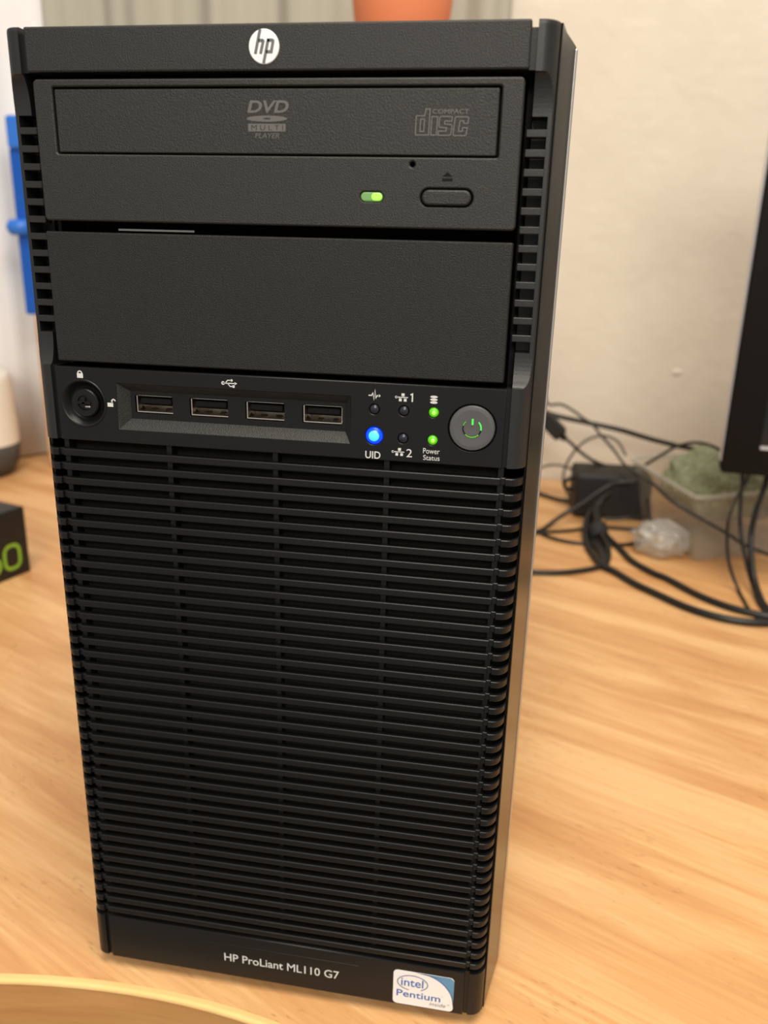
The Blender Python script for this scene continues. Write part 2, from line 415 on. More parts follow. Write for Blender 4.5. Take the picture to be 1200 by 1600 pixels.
# ------------------------------------------------------------------ desk
desk = empty('desk', (0, 0, 0))
tag(desk, 'light beech wood desk with a curved front edge under the black tower', 'desk')
def front_y(x):
    dx = x + 0.057
    R = 0.37 if dx < 0 else 0.31
    dx = max(-0.30, min(0.29, dx))
    return -0.0105 - (R - math.sqrt(R * R - dx * dx))
xs = [-1.30, -0.9, -0.6] + [-0.40 + 0.012 * i for i in range(56)] + [0.32, 0.5, 0.8, 1.2]
xs = sorted(set(round(x, 4) for x in xs))
fr = [(x, front_y(x)) for x in xs]
TH = 0.034
def desk_band(m, off0, off1, z0, z1, rnd=0.0):
    rows = []
    prof = [(off1, z0), (off0, z0), (off0, z1 - rnd)]
    for i in range(1, 5):
        a = math.pi / 2 * i / 4
        prof.append((off0 + rnd * (1 - math.cos(a)) if rnd else off0, z1 - rnd + rnd * math.sin(a)))
    prof += [(off1, z1), (off1, z0)]
    for k, (x, y) in enumerate(fr):
        a = Vector(fr[max(k - 1, 0)]); b = Vector(fr[min(k + 1, len(fr) - 1)]); t = (b - a).normalized(); n = Vector((t.y, -t.x))
        rows.append([(x - n.x * o, y - n.y * o, z) for o, z in prof])
    m.grid(rows); return m
top = MB()
inner = []
for k, (x, y) in enumerate(fr):
    a = Vector(fr[max(k - 1, 0)]); b = Vector(fr[min(k + 1, len(fr) - 1)]); t = (b - a).normalized(); n = Vector((t.y, -t.x))
    inner.append((x - n.x * 0.0032, y - n.y * 0.0032))
rows = [[(x, y, -TH) for x, y in inner], [(x, y, 0) for x, y in inner], [(x, 0.872, 0) for x, y in inner], [(x, 0.872, -TH) for x, y in inner]]
top.grid(rows)
top.poly([rows[0][0], rows[1][0], rows[2][0], rows[3][0]]); top.poly([r[-1] for r in rows][::-1])
top.build('desktop', 'desk', desk, fix=True)
desk_band(MB(), 0.0, 0.0034, -TH, -0.0020).build('edge_band', 'deskedge', desk, fix=True)
desk_band(MB(), -0.0002, 0.0033, -0.0020, 0.0002, 0.0016).build('edge_lip', 'desklip', desk, fix=True)
for x in (-1.22, 1.10):
    MB().box(x, x + 0.028, 0.10, 0.80, -0.765, -TH).build('leg', 'deskedge', desk, bevel=0.002)

# ------------------------------------------------------------------ server tower
T = empty('server_tower', (0, 0, 0))
tag(T, 'black tower server with louvred front grille and glowing blue and green lights on the desk', 'computer')
mm = 0.001
ZT, ZB = 0.366, 0.006
GI, GO = 0.0767, 0.0785          # groove between centre column and side rails

# chassis and feet
MB().box(-0.0885, 0.0885, 0.033, 0.43, 0.008, 0.3635).build('case_body', 'case', T, bevel=0.0015)
MB().box(-0.0906, 0.0906, 0.0295, 0.0335, 0.008, 0.3645).build('case_lip', 'metal', T, bevel=0.0006)
for sx in (-1, 1):
    for yy in (0.035, 0.395):
        o = lathe([(1e-5, 0), (0.0085, 0), (0.010, 0.0015), (0.010, 0.0085), (1e-5, 0.0085)], 20).build('foot', 'rubber', T, fix=True, loc=(sx * 0.068, yy, 0))
# bezel back plate and cavity behind the grille and bays
bk = MB()
bk.box(-0.0845, 0.0845, 0.0265, 0.0295, ZB + 0.001, ZT - 0.002)
bk.box(-0.0845, 0.0845, 0.004, 0.0265, ZB + 0.0003, ZB + 0.002)
bk.box(-0.0766, -0.0750 - 0.0004, 0.010, 0.0265, 0.263, 0.3535); bk.box(0.0766, 0.0782, 0.010, 0.0265, 0.263, 0.3535)
bk.build('bezel_back', 'dark', T)

# top panel
MB().box(-GI, GI, 0.0, 0.0285, 0.3534, ZT).build('top_panel', 'plastic', T, bevel=0.0006)

# side rails
Z_S0, Z_S1, RZ, FD = 0.2635, 0.3530, 0.0105, 0.0034
SL0, SL1 = 0.2744, 0.3417
XE, YE = 0.0848, 0.0058
def prof_y(x):
    x0 = 0.0796
    if x <= x0: return 0.0
    k = min((x - x0) / (XE - x0), 1.0)
    return YE * (1 - math.sqrt(max(0, 1 - k * k * 0.98)))  / (1 - math.sqrt(0.02))
def scoop(z):
    if z <= Z_S0 or z >= Z_S1: return -1.0
    d = min(z - Z_S0, Z_S1 - z)
    if d >= RZ: return FD
    k = 1 - d / RZ
    return FD * math.sqrt(max(0, 1 - k * k))
def rail(sgn):
    XS = [GO + (XE - GO) * i / 26 for i in range(27)]
    XSLOT = 0.0829
    XS = sorted(set([round(x, 6) for x in XS] + [XSLOT - 0.00005, XSLOT + 0.00005]))
    def zlist(a, b, extra=()):
        return sorted(set([a, b] + list(extra)))
    zs = [0.2377, 0.2500, Z_S0 - 1e-5]
    zs += [Z_S0 + RZ * (1 - math.cos(math.pi / 2 * i / 12)) for i in range(13)]
    zs += [SL0 - 0.00005, SL0 + 0.00005, SL1 - 0.00005, SL1 + 0.00005]
    zs += [Z_S1 - RZ * (1 - math.cos(math.pi / 2 * i / 12)) for i in range(13)]
    zs += [Z_S1 + 1e-5, 0.3600]
    zs = sorted(zs) + [ZT - 0.0012, ZT - 0.0004, ZT]
    def surf(x, z):
        y = max(prof_y(x), scoop(z))
        if SL0 < z < SL1 and x < XSLOT: y = FD + 0.0075
        if z > ZT - 0.0013: y += {0: 0.0}.get(0) + (0.0012 - math.sqrt(max(0, 0.0012 ** 2 - (z - (ZT - 0.0012)) ** 2))) * 0.6
        return y
    m = MB()
    rows = [[(GO, 0.0265, z)] + [(x, surf(x, z), z) for x in XS] for z in zs]
    m.grid(rows)
    cap = rows[-1]; m.poly([cap[0]] + cap[1:] + [(XE, 0.0265, ZT)])
    bot = rows[0]; m.poly(([bot[0]] + bot[1:] + [(XE, 0.0265, zs[0])])[::-1])
    if sgn < 0:
        m.v = [(-a, b, c) for a, b, c in m.v]; m.f = [f[::-1] for f in m.f]
    o = m.build('side_rail', 'rail', T)
    m = MB()
    z2 = [ZB, ZB + 0.0008, 0.0279]
    rows2 = [[(GO, 0.0265, z)] + [(x, prof_y(x) + (0.0006 if z == ZB else 0), z) for x in XS] for z in z2]
    m.grid(rows2)
    m.poly(rows2[-1] + [(XE, 0.0265, z2[-1])]); m.poly((rows2[0] + [(XE, 0.0265, z2[0])])[::-1])
    if sgn < 0:
        m.v = [(-a, b, c) for a, b, c in m.v]; m.f = [f[::-1] for f in m.f]
    m.build('corner_post', 'plastic_smooth', T)
    # bars between the slots of the scoop
    pitch = (SL1 - 0.0034 - SL0) / 12
    rib_me = None
    for i in range(12):
        zc = SL0 + 0.0033 + i * pitch
        if rib_me is None:
            a, b = sorted((sgn * 0.0771, sgn * 0.0831))
            rib_me = MB().box(a, b, FD - 0.0001, FD + 0.0042, 0.0, 0.0021).mesh('rib', 0.0002, 1)
        link('rib', rib_me, 'rail', o, loc=(0, 0, zc))
    return o
rail(1); rail(-1)
# flared glossy side skins
for sgn in (1, -1):
    prof = [(0.0848, 0.0058), (0.0850, 0.0053), (0.0853, 0.0057), (0.0875, 0.017), (0.0900, 0.0298), (0.0845, 0.0298), (0.0842, 0.0062)]
    m = MB(); zz = [ZB, ZB + 0.0012, ZT - 0.0012, ZT]
    rows = []
    for i, z in enumerate(zz):
        ins = 0.0008 if i in (0, 3) else 0
        rows.append([(sgn * (x - ins * (x > 0.0855)), y, z) for x, y in prof])
    m.grid(rows, close=True, flip=sgn < 0); m.poly(rows[0]); m.poly(rows[-1])
    m.build('side_skin', 'strip', T, fix=True)
# groove bottoms
for sgn in (1, -1):
    for z0, z1 in ((0.3534, ZT - 0.0019), (0.2377, 0.2634), (ZB, 0.0279)):
        a, b = sorted((sgn * (GI - 0.0001), sgn * (GO + 0.0001)))
        MB().box(a, b, 0.0013, 0.0265, z0, z1).build('groove_strip', 'plastic_smooth', T)

# round emblem on the top panel
BX, BZ, BR = -0.00033, 0.35975, 0.00462
bd = lathe([(BR, 0.0005), (BR, -0.0002), (BR - 0.0002, -0.0004), (1e-5, -0.00042)], 48, 'y').build('emblem', 'badge', T, fix=True, loc=(BX, 0, BZ))
def bp(x, y): return ((x - 311) / 172 * BR, -(y - 385) / 200 * BR)
d = DC(-0.00046); w = 0.00088
d.rib([bp(273, 192), bp(214, 470)], w); d.rib([bp(252, 318), bp(299, 318), bp(306, 326), bp(273, 470)], w)
d.rib([bp(364, 300), bp(306, 577)], w); d.rib([bp(352, 316), bp(406, 316), bp(416, 324), bp(415, 336), bp(395, 446), bp(336, 446)], w)
d.build('lettering', 'badgegrey', bd)

# ---- optical drive
DY = -0.0004
tray_o = rect(-0.0686, 0.0696, 0.3303, 0.3493, 0.0006)
ej_c = (0.0551, 0.31925)
def stadium(cx, cz, hw, hh, n=8): return rect(cx - hw, cx + hw, cz - hh, cz + hh, hh * 0.98, n)
DRV = plate('optical_drive', [rect(-0.0749, 0.0759, 0.3104, 0.3515, 0.0014), tray_o, stadium(*ej_c, 0.0078, 0.00255), stadium(0.03255, 0.3192, 0.0034, 0.00135), circ(0.04457, 0.32834, 0.00075, 16)],
            DY, 0.020, 'drive', T, 0.0005)
MB().box(-0.0735, 0.0745, 0.004, 0.0262, 0.3125, 0.3500).build('drive_core', 'dark', DRV)
TRAY = plate('tray_door', [rect(-0.0680, 0.0690, 0.33075, 0.34875, 0.0005)], DY + 0.0002, 0.004, 'drive', DRV, 0.00035)
plate('eject_button', [stadium(*ej_c, 0.0074, 0.0022)], DY - 0.0004, 0.004, 'drive', DRV, 0.0006)
plate('activity_light', [stadium(0.03255, 0.3192, 0.0033, 0.00125)], DY - 0.0001, 0.003, 'greenlens', DRV, 0.0003)
plate('light_core', [stadium(0.0341, 0.3192, 0.0017, 0.00115)], DY - 0.00016, 0.0, 'greencore', DRV, 0.0003)
d = DC(DY - 0.00005)
d.poly([(0.0536, 0.3251), (0.0567, 0.3251), (0.05515, 0.32635)]); d.poly([(0.0536, 0.3238), (0.0567, 0.3238), (0.0567, 0.3246), (0.0536, 0.3246)])
d.build('eject_symbol', 'dark', DRV)
PY = DY + 0.00014
text('DVD', -0.0059, 0.0070, 0.3421, 0.3455, PY, 'greyprint', DRV, shear=0.22, bold=0.025)
d = DC(PY); ring = circ(0.0002, 0.34055, 0.0063, 40, 0.00085); inn = circ(0.0002, 0.34055, 0.0012, 40, 0.00025)
for i in range(40): d.poly([inn[i], ring[i], ring[(i + 1) % 40], inn[(i + 1) % 40]])
d.poly([(-0.0057, 0.33705), (0.0059, 0.33705), (0.0060, 0.33915), (-0.0057, 0.33915)])
d.build('disc_symbol', 'greyprint', DRV)
text('MULTI', -0.0047, 0.0052, 0.3374, 0.3388, PY - 0.00003, 'drive', DRV, space=1.5)
text('PLAYER', -0.0036, 0.0040, 0.3352, 0.3366, PY, 'greyprint', DRV, shear=0.2)
text('COMPACT', 0.0500, 0.0605, 0.3420, 0.3432, PY, 'paleprint', DRV)
def cp(x, y): return (0.04516 + (x - 442) / 323 * 0.01535, 0.3433 - (y - 80) / 170 * 0.00715)
d = DC(PY)
for L in ([(448, 125), (497, 125), (502, 82), (528, 82), (524, 246), (446, 246), (442, 238), (444, 132)], [(472, 146), (496, 146), (493, 224), (469, 224)],
          [(541, 130), (576, 130), (572, 246), (537, 246)],
          [(596, 128), (665, 130), (663, 158), (622, 157), (619, 176), (660, 180), (666, 190), (660, 240), (654, 247), (582, 247), (584, 220), (630, 221), (633, 200), (592, 197), (585, 190), (589, 136)],
          [(690, 130), (758, 131), (765, 138), (762, 172), (735, 171), (736, 156), (713, 156), (706, 222), (728, 222), (731, 199), (759, 200), (754, 242), (748, 249), (680, 249), (674, 242), (683, 138)]):
    d.rib([cp(*q) for q in L], 0.00026, True)
d.build('disc_logo', 'paleprint', DRV)
# metal glint of the cage in the gap below the drive
MB().box(-0.0545, -0.0280, 0.009, 0.0255, 0.3078, 0.3084).build('drive_cage', 'metal', T)

# ---- blank bay cover
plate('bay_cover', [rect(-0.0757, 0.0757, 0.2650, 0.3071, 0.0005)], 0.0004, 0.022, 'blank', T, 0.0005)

# ---- control panel
lock_c = (-0.0673, 0.2509)
leds = {'health': (0.0347, 0.2546), 'nic1': (0.0444, 0.2546), 'nic2': (0.0444, 0.2455), 'disk': (0.0541, 0.2546), 'power': (0.0541, 0.2455), 'uid': (0.0348, 0.2458)}
pb = (0.0667, 0.2503)
holes = [rect(-0.0546, 0.0267, 0.2427, 0.2583), circ(*lock_c, 0.0080, 40), circ(*pb, 0.0077, 48)]
for k, c in leds.items(): holes.append(circ(*c, 0.0030 if k == 'uid' else 0.0017, 24))
CP = plate('control_panel', [rect(-GI - 0.0002, GI + 0.0002, 0.2377, 0.2633)] + holes, 0.0, 0.0030, 'plastic_smooth', T, 0.0003)
MB().box(-0.0760, -0.0570, 0.0032, 0.006, 0.240, 0.262).build('panel_back', 'dark', CP); MB().box(0.0285, 0.0760, 0.0032, 0.006, 0.2395, 0.262).build('panel_back', 'dark', CP)
# recess for the ports
o4 = [(-0.0547, 0.2426), (0.0268, 0.2426), (0.0268, 0.2584), (-0.0547, 0.2584)]
i4 = [(-0.0512, 0.2460), (0.0246, 0.2460), (0.0246, 0.2556), (-0.0512, 0.2556)]
RD = 0.0026
m = MB()
for i in range(4):
    a, b, c, e = o4[i], o4[(i + 1) % 4], i4[(i + 1) % 4], i4[i]
    m.poly([(a[0], 0.0, a[1]), (b[0], 0.0, b[1]), (c[0], RD, c[1]), (e[0], RD, e[1])])
m.build('port_recess', 'plastic', CP)
ports = [(-0.0496, -0.0359), (-0.0298, -0.0161), (-0.0100, 0.0037), (0.0098, 0.0235)]
PZ0, PZ1 = 0.2480, 0.2543
plate('port_panel', [i4] + [rect(a, b, PZ0, PZ1, 0.0005) for a, b in ports], RD, RD + 0.0006, 'plastic_smooth', CP)
usb_shell = usb_tongue = None
for a, b in ports:
    e = None
    w = b - a - 0.0006; h = PZ1 - PZ0 - 0.0006; t = 0.00035; y0, y1 = RD + 0.0007, RD + 0.011
    m = MB()
    m.box(0, w, y0, y1, 0, t).box(0, t, y0, y1, t, h).box(w - t, w, y0 + 0.0015, y1, t, h).box(0, w, y0 + 0.0020, y1, h - t, h)
    m.poly([(0, y1, 0), (w, y1, 0), (w, y1, h), (0, y1, h)])
    m.poly([(t, y0 + 0.0001, t), (t + 0.0011, y0 + 0.0001, t), (t + 0.0011, y0 + 0.004, t + 0.0001), (t, y0 + 0.004, t + 0.0011)])
    P = m.build('usb_port', 'usb_metal', T, loc=(a + 0.0003, 0, PZ0 + 0.0003))
    MB().box(0.0012, w - 0.0008, y0 + 0.0006, y1 - 0.0002, h - 0.0027, h - 0.0009).build('tongue', 'dark', P, bevel=0.0002, seg=1)
    MB().box(t + 0.0001, w - t, y0 + 0.0034, y1 - 0.0001, t + 0.0016, h - t).build('cavity', 'dark', P)
    for q in (0.34, 0.74):
        x0_, x1_ = w * q, w * q + 0.0018
        MB().poly([(x0_, y0 + 0.0008, t + 0.00005), (x1_, y0 + 0.0008, t + 0.00005), (x1_, y0 + 0.0026, t + 0.0010), (x0_, y0 + 0.0026, t + 0.0010)]).poly(
            [(x0_, y0 + 0.0026, t + 0.0010), (x1_, y0 + 0.0026, t + 0.0010), (x1_, y0 + 0.0042, t + 0.0002), (x0_, y0 + 0.0042, t + 0.0002)]).build('spring', 'usb_metal', P, fix=True)
# key lock
LK = lathe([(0.0084, 0.0002), (0.0083, -0.0003), (0.0079, -0.0004), (0.0074, 0.0004), (0.0062, 0.0022), (0.0054, 0.0026), (1e-5, 0.0027)], 48, 'y').build('key_lock', 'plastic_smooth', T, smooth=True, fix=True, loc=(lock_c[0], 0, lock_c[1]))
lathe([(0.0050, 0.0028), (0.0050, 0.0008), (0.0046, 0.0004), (0.0026, 0.0004), (0.0024, 0.0009), (1e-5, 0.0009)], 40, 'y').build('cylinder', 'plastic_smooth', LK, fix=True)
MB().box(-0.0026, 0.0024, -0.0001, 0.0007, -0.0004, 0.0004).box(-0.0008, 0.0004, -0.0001, 0.0007, -0.0017, 0.0019).build('keyway', 'dark', LK, bevel=0.0001, seg=1)
MB().box(0.0001, 0.0022, 0.0000, 0.0005, -0.0016, -0.0009).build('key_tip', 'metal', LK, bevel=0.0002, seg=1)
# lights and buttons
for k, c in leds.items():
    if k == 'uid':
        o = dome('indicator_light', c[0], c[1], 0.0006, 0.0029, 0.0012, 'blue', T)
        dome('light_core', 0.0, 0.0, -0.0007, 0.0019, 0.0007, 'bluecore', o)
    elif k in ('disk', 'power'):
        o = dome('indicator_light', c[0], c[1], 0.0006, 0.0016, 0.0009, 'green', T)
        dome('light_core', 0.0001, -0.0001, -0.0005, 0.0008, 0.0006, 'greencore', o)
    else:
        o = dome('indicator_light', c[0], c[1], 0.0006, 0.0016, 0.0009, 'ledoff', T)
PB = lathe([(0.0073, 0.003), (0.0073, -0.0002), (0.0070, -0.0007), (0.0060, -0.0008), (1e-5, -0.0006)], 56, 'y').build('power_button', 'button', T, fix=True, loc=(pb[0], 0, pb[1]))
def arc(cx, cz, r, a0, a1, n=20): return [(cx + r * math.cos(math.radians(a0 + (a1 - a0) * i / n)), cz + r * math.sin(math.radians(a0 + (a1 - a0) * i / n))) for i in range(n + 1)]
DC(-0.00086).rib(arc(0.0, 0.0001, 0.0029, 135, 405 - 40), 0.0004).build('power_ring', 'dark', PB)
d = DC(-0.00090).rib([(0.0001, 0.0012), (0.0001, 0.0032)], 0.00062).build('symbol_bar', 'symbolgreen', PB); DC(-0.00090).rib(arc(0, 0.0001, 0.0029, -10, 45), 0.00046).build('symbol_arc', 'symbolgreen', PB)
DC(-0.00088).rib(arc(0, 0.0001, 0.0029, 225, 318), 0.00026).build('symbol_arc', 'green', PB); DC(-0.00088).rib(arc(0, 0.0001, 0.0029, 135, 165), 0.00022).build('symbol_arc', 'green', PB)
# printed symbols and words
LY = -0.00006
x, z = 0.03463, 0.2591
DC(LY).rib([(x - 0.0019, z), (x - 0.0009, z), (x - 0.0005, z + 0.0008), (x - 0.0001, z - 0.0013), (x + 0.0002, z + 0.0018), (x + 0.0005, z - 0.0008), (x + 0.0009, z), (x + 0.0016, z)], 0.00036).poly(circ(x + 0.0016, z, 0.00038, 10)).build('pulse_symbol', 'print', CP)
for nx, nz in ((0.0436, 0.2590), (0.0430, 0.24095)):
    d = DC(LY)
    d.rib([(nx - 0.0020, nz), (nx + 0.0020, nz)], 0.0003); d.poly(circ(nx - 0.0018, nz, 0.00042, 10))
    d.poly(rect(nx - 0.0001, nx + 0.0009, nz + 0.0004, nz + 0.0013)); d.poly(rect(nx - 0.0009, nx, nz - 0.0013, nz - 0.0004)); d.poly(rect(nx + 0.0007, nx + 0.0016, nz - 0.0013, nz - 0.0004))
    d.rib([(nx + 0.0004, nz), (nx + 0.0004, nz + 0.0005)], 0.0003); d.rib([(nx - 0.00045, nz), (nx - 0.00045, nz - 0.0005)], 0.0003); d.rib([(nx + 0.00115, nz), (nx + 0.00115, nz - 0.0005)], 0.0003)
    d.build('network_symbol', 'print', CP)
d = DC(LY)
for dz in (-0.0009, 0.0, 0.0009): d.poly(circ(0.0540, 0.2588 + dz, 0.0012, 20, 0.0004))
d.build('disk_symbol', 'print', CP)
DC(LY).poly(rect(-0.0689, -0.0667, 0.2596, 0.2612)).rib(arc(-0.0678, 0.2612, 0.00075, 0, 180, 10), 0.0004).build('padlock_symbol', 'print', CP)
DC(LY).poly(rect(-0.0585, -0.0564, 0.2502, 0.2516)).rib([(-0.0568, 0.2514), (-0.0568, 0.2522)] + arc(-0.0562, 0.2522, 0.0006, 180, 0, 8), 0.0004).build('open_padlock_symbol', 'print', CP)
ux, uz = -0.01436, 0.2605
d = DC(LY)
d.rib([(ux - 0.0024, uz), (ux + 0.0020, uz)], 0.00032); d.poly(circ(ux - 0.0022, uz, 0.0006, 14)); d.poly([(ux + 0.0018, uz - 0.0005), (ux + 0.0027, uz), (ux + 0.0018, uz + 0.0005)])
d.rib([(ux - 0.0014, uz), (ux - 0.0006, uz + 0.0010), (ux + 0.0006, uz + 0.0010)], 0.0003); d.poly(circ(ux + 0.0008, uz + 0.0010, 0.0004, 10))
d.rib([(ux - 0.0006, uz), (ux + 0.0002, uz - 0.0010), (ux + 0.0012, uz - 0.0010)], 0.0003); d.poly(rect(ux + 0.0010, ux + 0.0018, uz - 0.0014, uz - 0.0006))
d.build('trident_symbol', 'print', CP)
DC(LY).rib([(0.0464, 0.25995), (0.04705, 0.26025), (0.04705, 0.2577)], 0.00042).build('lettering', 'print', CP); text('2', 0.0457, 0.0476, 0.2394, 0.2421, LY, 'print', CP)
text('UID', 0.0320, 0.0371, 0.2381, 0.2406, LY, 'print', CP, bold=0.012)
text('Power', 0.0512, 0.0566, 0.2410, 0.2428, LY, 'print', CP); text('Status', 0.0513, 0.0567, 0.2388, 0.2405, LY, 'print', CP)

# ---- louvred grille
GR = plate('grille', [rect(-0.0776, 0.0776, 0.0279, 0.2377)], 0.0072, 0.0080, 'mesh', T)
for x in (-0.0380, 0.0003, 0.0389, -0.0765, 0.0768):
    MB().box(x - 0.0009, x + 0.0009, 0.0024, 0.0074, 0.0279, 0.2377).build('upright', 'plastic_smooth', GR)
def slat_mesh():
    half = []
    x0 = 0.0798
    for i in range(9, -1, -1):
        k = i / 9; a = k * math.pi / 2 * 0.90
        half.append((x0 + 0.0047 * math.sin(a), 0.0072 * (1 - math.cos(a))))
    half += [(GO, 0.0), (GO - 0.0002, 0.0010), (GI + 0.0002, 0.0010), (GI, 0.0)]
    path = [(-x, y) for x, y in half] + [(x, y) for x, y in half[::-1]]
    h, c, t = 0.0024, 0.00025, 0.0024
    m = MB(); rows = []
    for x, y in path:
        ty = y + t - (0.0006 if abs(x) > GO else 0)
        rows.append([(x, y + 0.0001, 0.0), (x, y, 0.0003), (x, y, h - c), (x, y + c, h), (x, ty, h), (x, ty, 0.0)])
    m.grid(rows, close=True); m.poly(rows[0]); m.poly(rows[-1])
    return m.mesh('slat', fix=True)
sm = slat_mesh()
PITCH = 0.0053
for i in range(39):
    link('slat', sm, 'plastic_smooth', GR, loc=(0, 0, 0.2342 - i * PITCH - 0.0024))

# ---- base panel with name and sticker
BP = plate('base_panel', [rect(-GI, GI, ZB, 0.0279)], 0.0, 0.0265, 'plastic_smooth', T, 0.0004)
NP = plate('name_plate', [rect(-0.0341, 0.0335, 0.0095, 0.0228, 0.0006)], -0.00010, 0.001, 'plastic_smooth', T, 0.0001)
text('HP ProLiant ML110 G7', -0.0249, 0.0250, 0.0141, 0.0182, -0.00018, 'print', NP, bold=0.006)
SX0, SX1, SZ0, SZ1 = 0.0478, 0.0727, 0.0068, 0.0243
ST = plate('sticker', [rect(SX0, SX1, SZ0, SZ1, 0.0018)], -0.00015, 0.0005, 'sticker', T)
def su(u, v): return (SX0 + u * (SX1 - SX0), SZ1 - v * (SZ1 - SZ0))
def edge(o):
    out = []
    for i in range(15):
        a = i / 14
        out.append((0.36 + o + (0.64 - o) * math.sin(a * math.pi / 2) ** 0.94, (0.86 - o) * (1 - math.cos(a * math.pi / 2)) ** 1.05))
    return out
for o_, mt, y in ((0.0, 'stickdeep', -0.00020), (0.07, 'stickblue', -0.00024)):
    e = edge(o_); rim = [(1.0, 0.10), (0.98, 0.045), (0.93, 0.0)]
    d = DC(y); pts = [su(*q) for q in e + rim]
    c = su(0.93, 0.10)
    for i in range(len(pts)): d.poly([c, pts[(i + 1) % len(pts)], pts[i]])
    d.build('corner_print', mt, ST)
d = DC(-0.00020); cu_, cv_ = 0.32, 0.33
pts = []
for i in range(41):
    a = math.radians(62 - 318 * i / 40 + 0); pts.append(su(cu_ + 0.25 * math.cos(a), cv_ - 0.22 * math.sin(a)))
d.rib([su(cu_ + 0.25 * math.cos(math.radians(a)), cv_ - 0.22 * math.sin(math.radians(a))) for a in range(-55, 265, 8)], 0.00042)
d.build('oval_ring', 'stickgrey', ST)
def stext(s, u0, u1, v0, v1, mat, **k):
    a = su(u0, v1); b = su(u1, v0); text(s, a[0], b[0], a[1], b[1], -0.00021, mat, ST, **k)
stext('intel', 0.13, 0.50, 0.20, 0.44, 'stickdeep', bold=0.01); stext('Pentium', 0.06, 0.79, 0.57, 0.77, 'stickdeep', bold=0.012); stext('inside', 0.61, 0.88, 0.80, 0.91, 'stickgrey', shear=0.25)
stext('™', 0.90, 0.94, 0.80, 0.83, 'stickgrey'); stext('®', 0.805, 0.825, 0.57, 0.60, 'stickgrey'); stext('®', 0.51, 0.53, 0.23, 0.26, 'stickgrey')

# ------------------------------------------------------------------ things left of the tower
# round speaker
sp = empty('smart_speaker', (-0.622, 0.70, 0.0))
tag(sp, 'white rounded cylinder speaker with a dark grey bottom at the left edge of the desk', 'speaker')
n = 40; rows = []
for r, h in ((0.0505, 0.044), (0.0503, 0.060), (0.0492, 0.095), (0.0480, 0.124), (0.0468, 0.131), (0.0445, 0.1345), (0.030, 0.136), (1e-5, 0.136)):
    rows.append([(r * math.cos(2 * math.pi * i / n), r * math.sin(2 * math.pi * i / n), h + (h - 0.044) / 0.092 * 0.12 * r * math.sin(2 * math.pi * i / n)) for i in range(n)])
m = MB(); m.grid(rows, close=True); m.build('shell', 'whitefab', sp, smooth=True, fix=True)
lathe([(1e-5, 0.0), (0.030, 0.0), (0.040, 0.006), (0.0475, 0.018), (0.0500, 0.032), (0.0503, 0.0438), (1e-5, 0.0438)], 40).build('base', 'greyfab', sp, smooth=True, fix=True)

# black carton
A = Vector((-0.3688, 0.4063, 0)); dv = Vector((-0.289, -0.957, 0)).normalized()
ang = math.atan2(-dv.y, -dv.x)
bx = empty('carton', A, ang)          # local -x runs along the printed face, +y runs into the box
tag(bx, 'black carton box with lime green digits on its side, cut by the left edge', 'box')
MB().box(-0.24, 0.0, 0.0, 0.17, 0.0, 0.065).build('carton_body', 'boxblack', bx, bevel=0.0012)
sw = 0.0034
DC(-0.0002).rib(rect(-0.0272, -0.0106, 0.0078 + sw / 2, 0.0335 - sw / 2, 0.0068), sw, True).build('lettering', 'lime', bx)
DC(-0.0002).rib(rect(-0.0492, -0.0326, 0.0078 + sw / 2, 0.0240, 0.0066), sw, True).rib([(-0.0480, 0.0160), (-0.0475, 0.0230), (-0.0440, 0.0320)], sw).build('lettering', 'lime', bx)
MB().poly([(-0.11, 0.02, 0.0652), (-0.032, 0.02, 0.0652), (-0.032, 0.028, 0.0652), (-0.11, 0.028, 0.0652)]).build('top_print', 'boxgrey', bx)

# wooden block and blue holder behind the tower
wbx = MB().box(-0.5555, -0.42, 0.75, 0.815, 0.0, 0.205).build('wooden_stand', 'tanwood', bevel=0.003)
tag(wbx, 'tan wooden block showing as a thin strip beside the left flank of the tower', 'stand')
bh = empty('plastic_holder', (-0.50, 0.78, 0.205))
tag(bh, 'blue plastic holder with a round peg behind the upper left of the tower', 'holder')
MB().box(-0.0795, 0.06, -0.010, 0.020, 0.0, 0.205).build('panel', 'bluepl', bh, bevel=0.003)
MB().box(-0.0770, 0.06, -0.016, 0.022, 0.203, 0.242).build('clip', 'bluepl2', bh, bevel=0.004)
lathe([(1e-5, 0), (0.006, 0.001), (0.010, 0.005), (0.010, 0.030), (1e-5, 0.030)], 20).build('peg', 'bluepl2', bh, fix=True, smooth=True)
pg = bpy.data.objects['peg']; pg.location = (-0.0880, -0.014, 0.110); pg.rotation_euler = (0, math.radians(90), 0)

# lamp whose orange shade shows above the tower
lp = empty('table_lamp', (-0.071, 0.70, 0.0))
tag(lp, 'orange lampshade just peeking above the top edge of the tower', 'lamp')
lathe([(1e-5, 0), (0.055, 0), (0.055, 0.008), (0.010, 0.016), (0.007, 0.03), (0.007, 0.50), (1e-5, 0.50)], 32).build('stand', 'lampbase', lp, fix=True)
lathe([(0.038, 0.49), (0.048, 0.515), (0.0525, 0.55), (0.051, 0.59), (0.040, 0.63), (0.020, 0.655), (1e-5, 0.66)], 40).build('lamp_shade', 'orange', lp, smooth=True, fix=True)

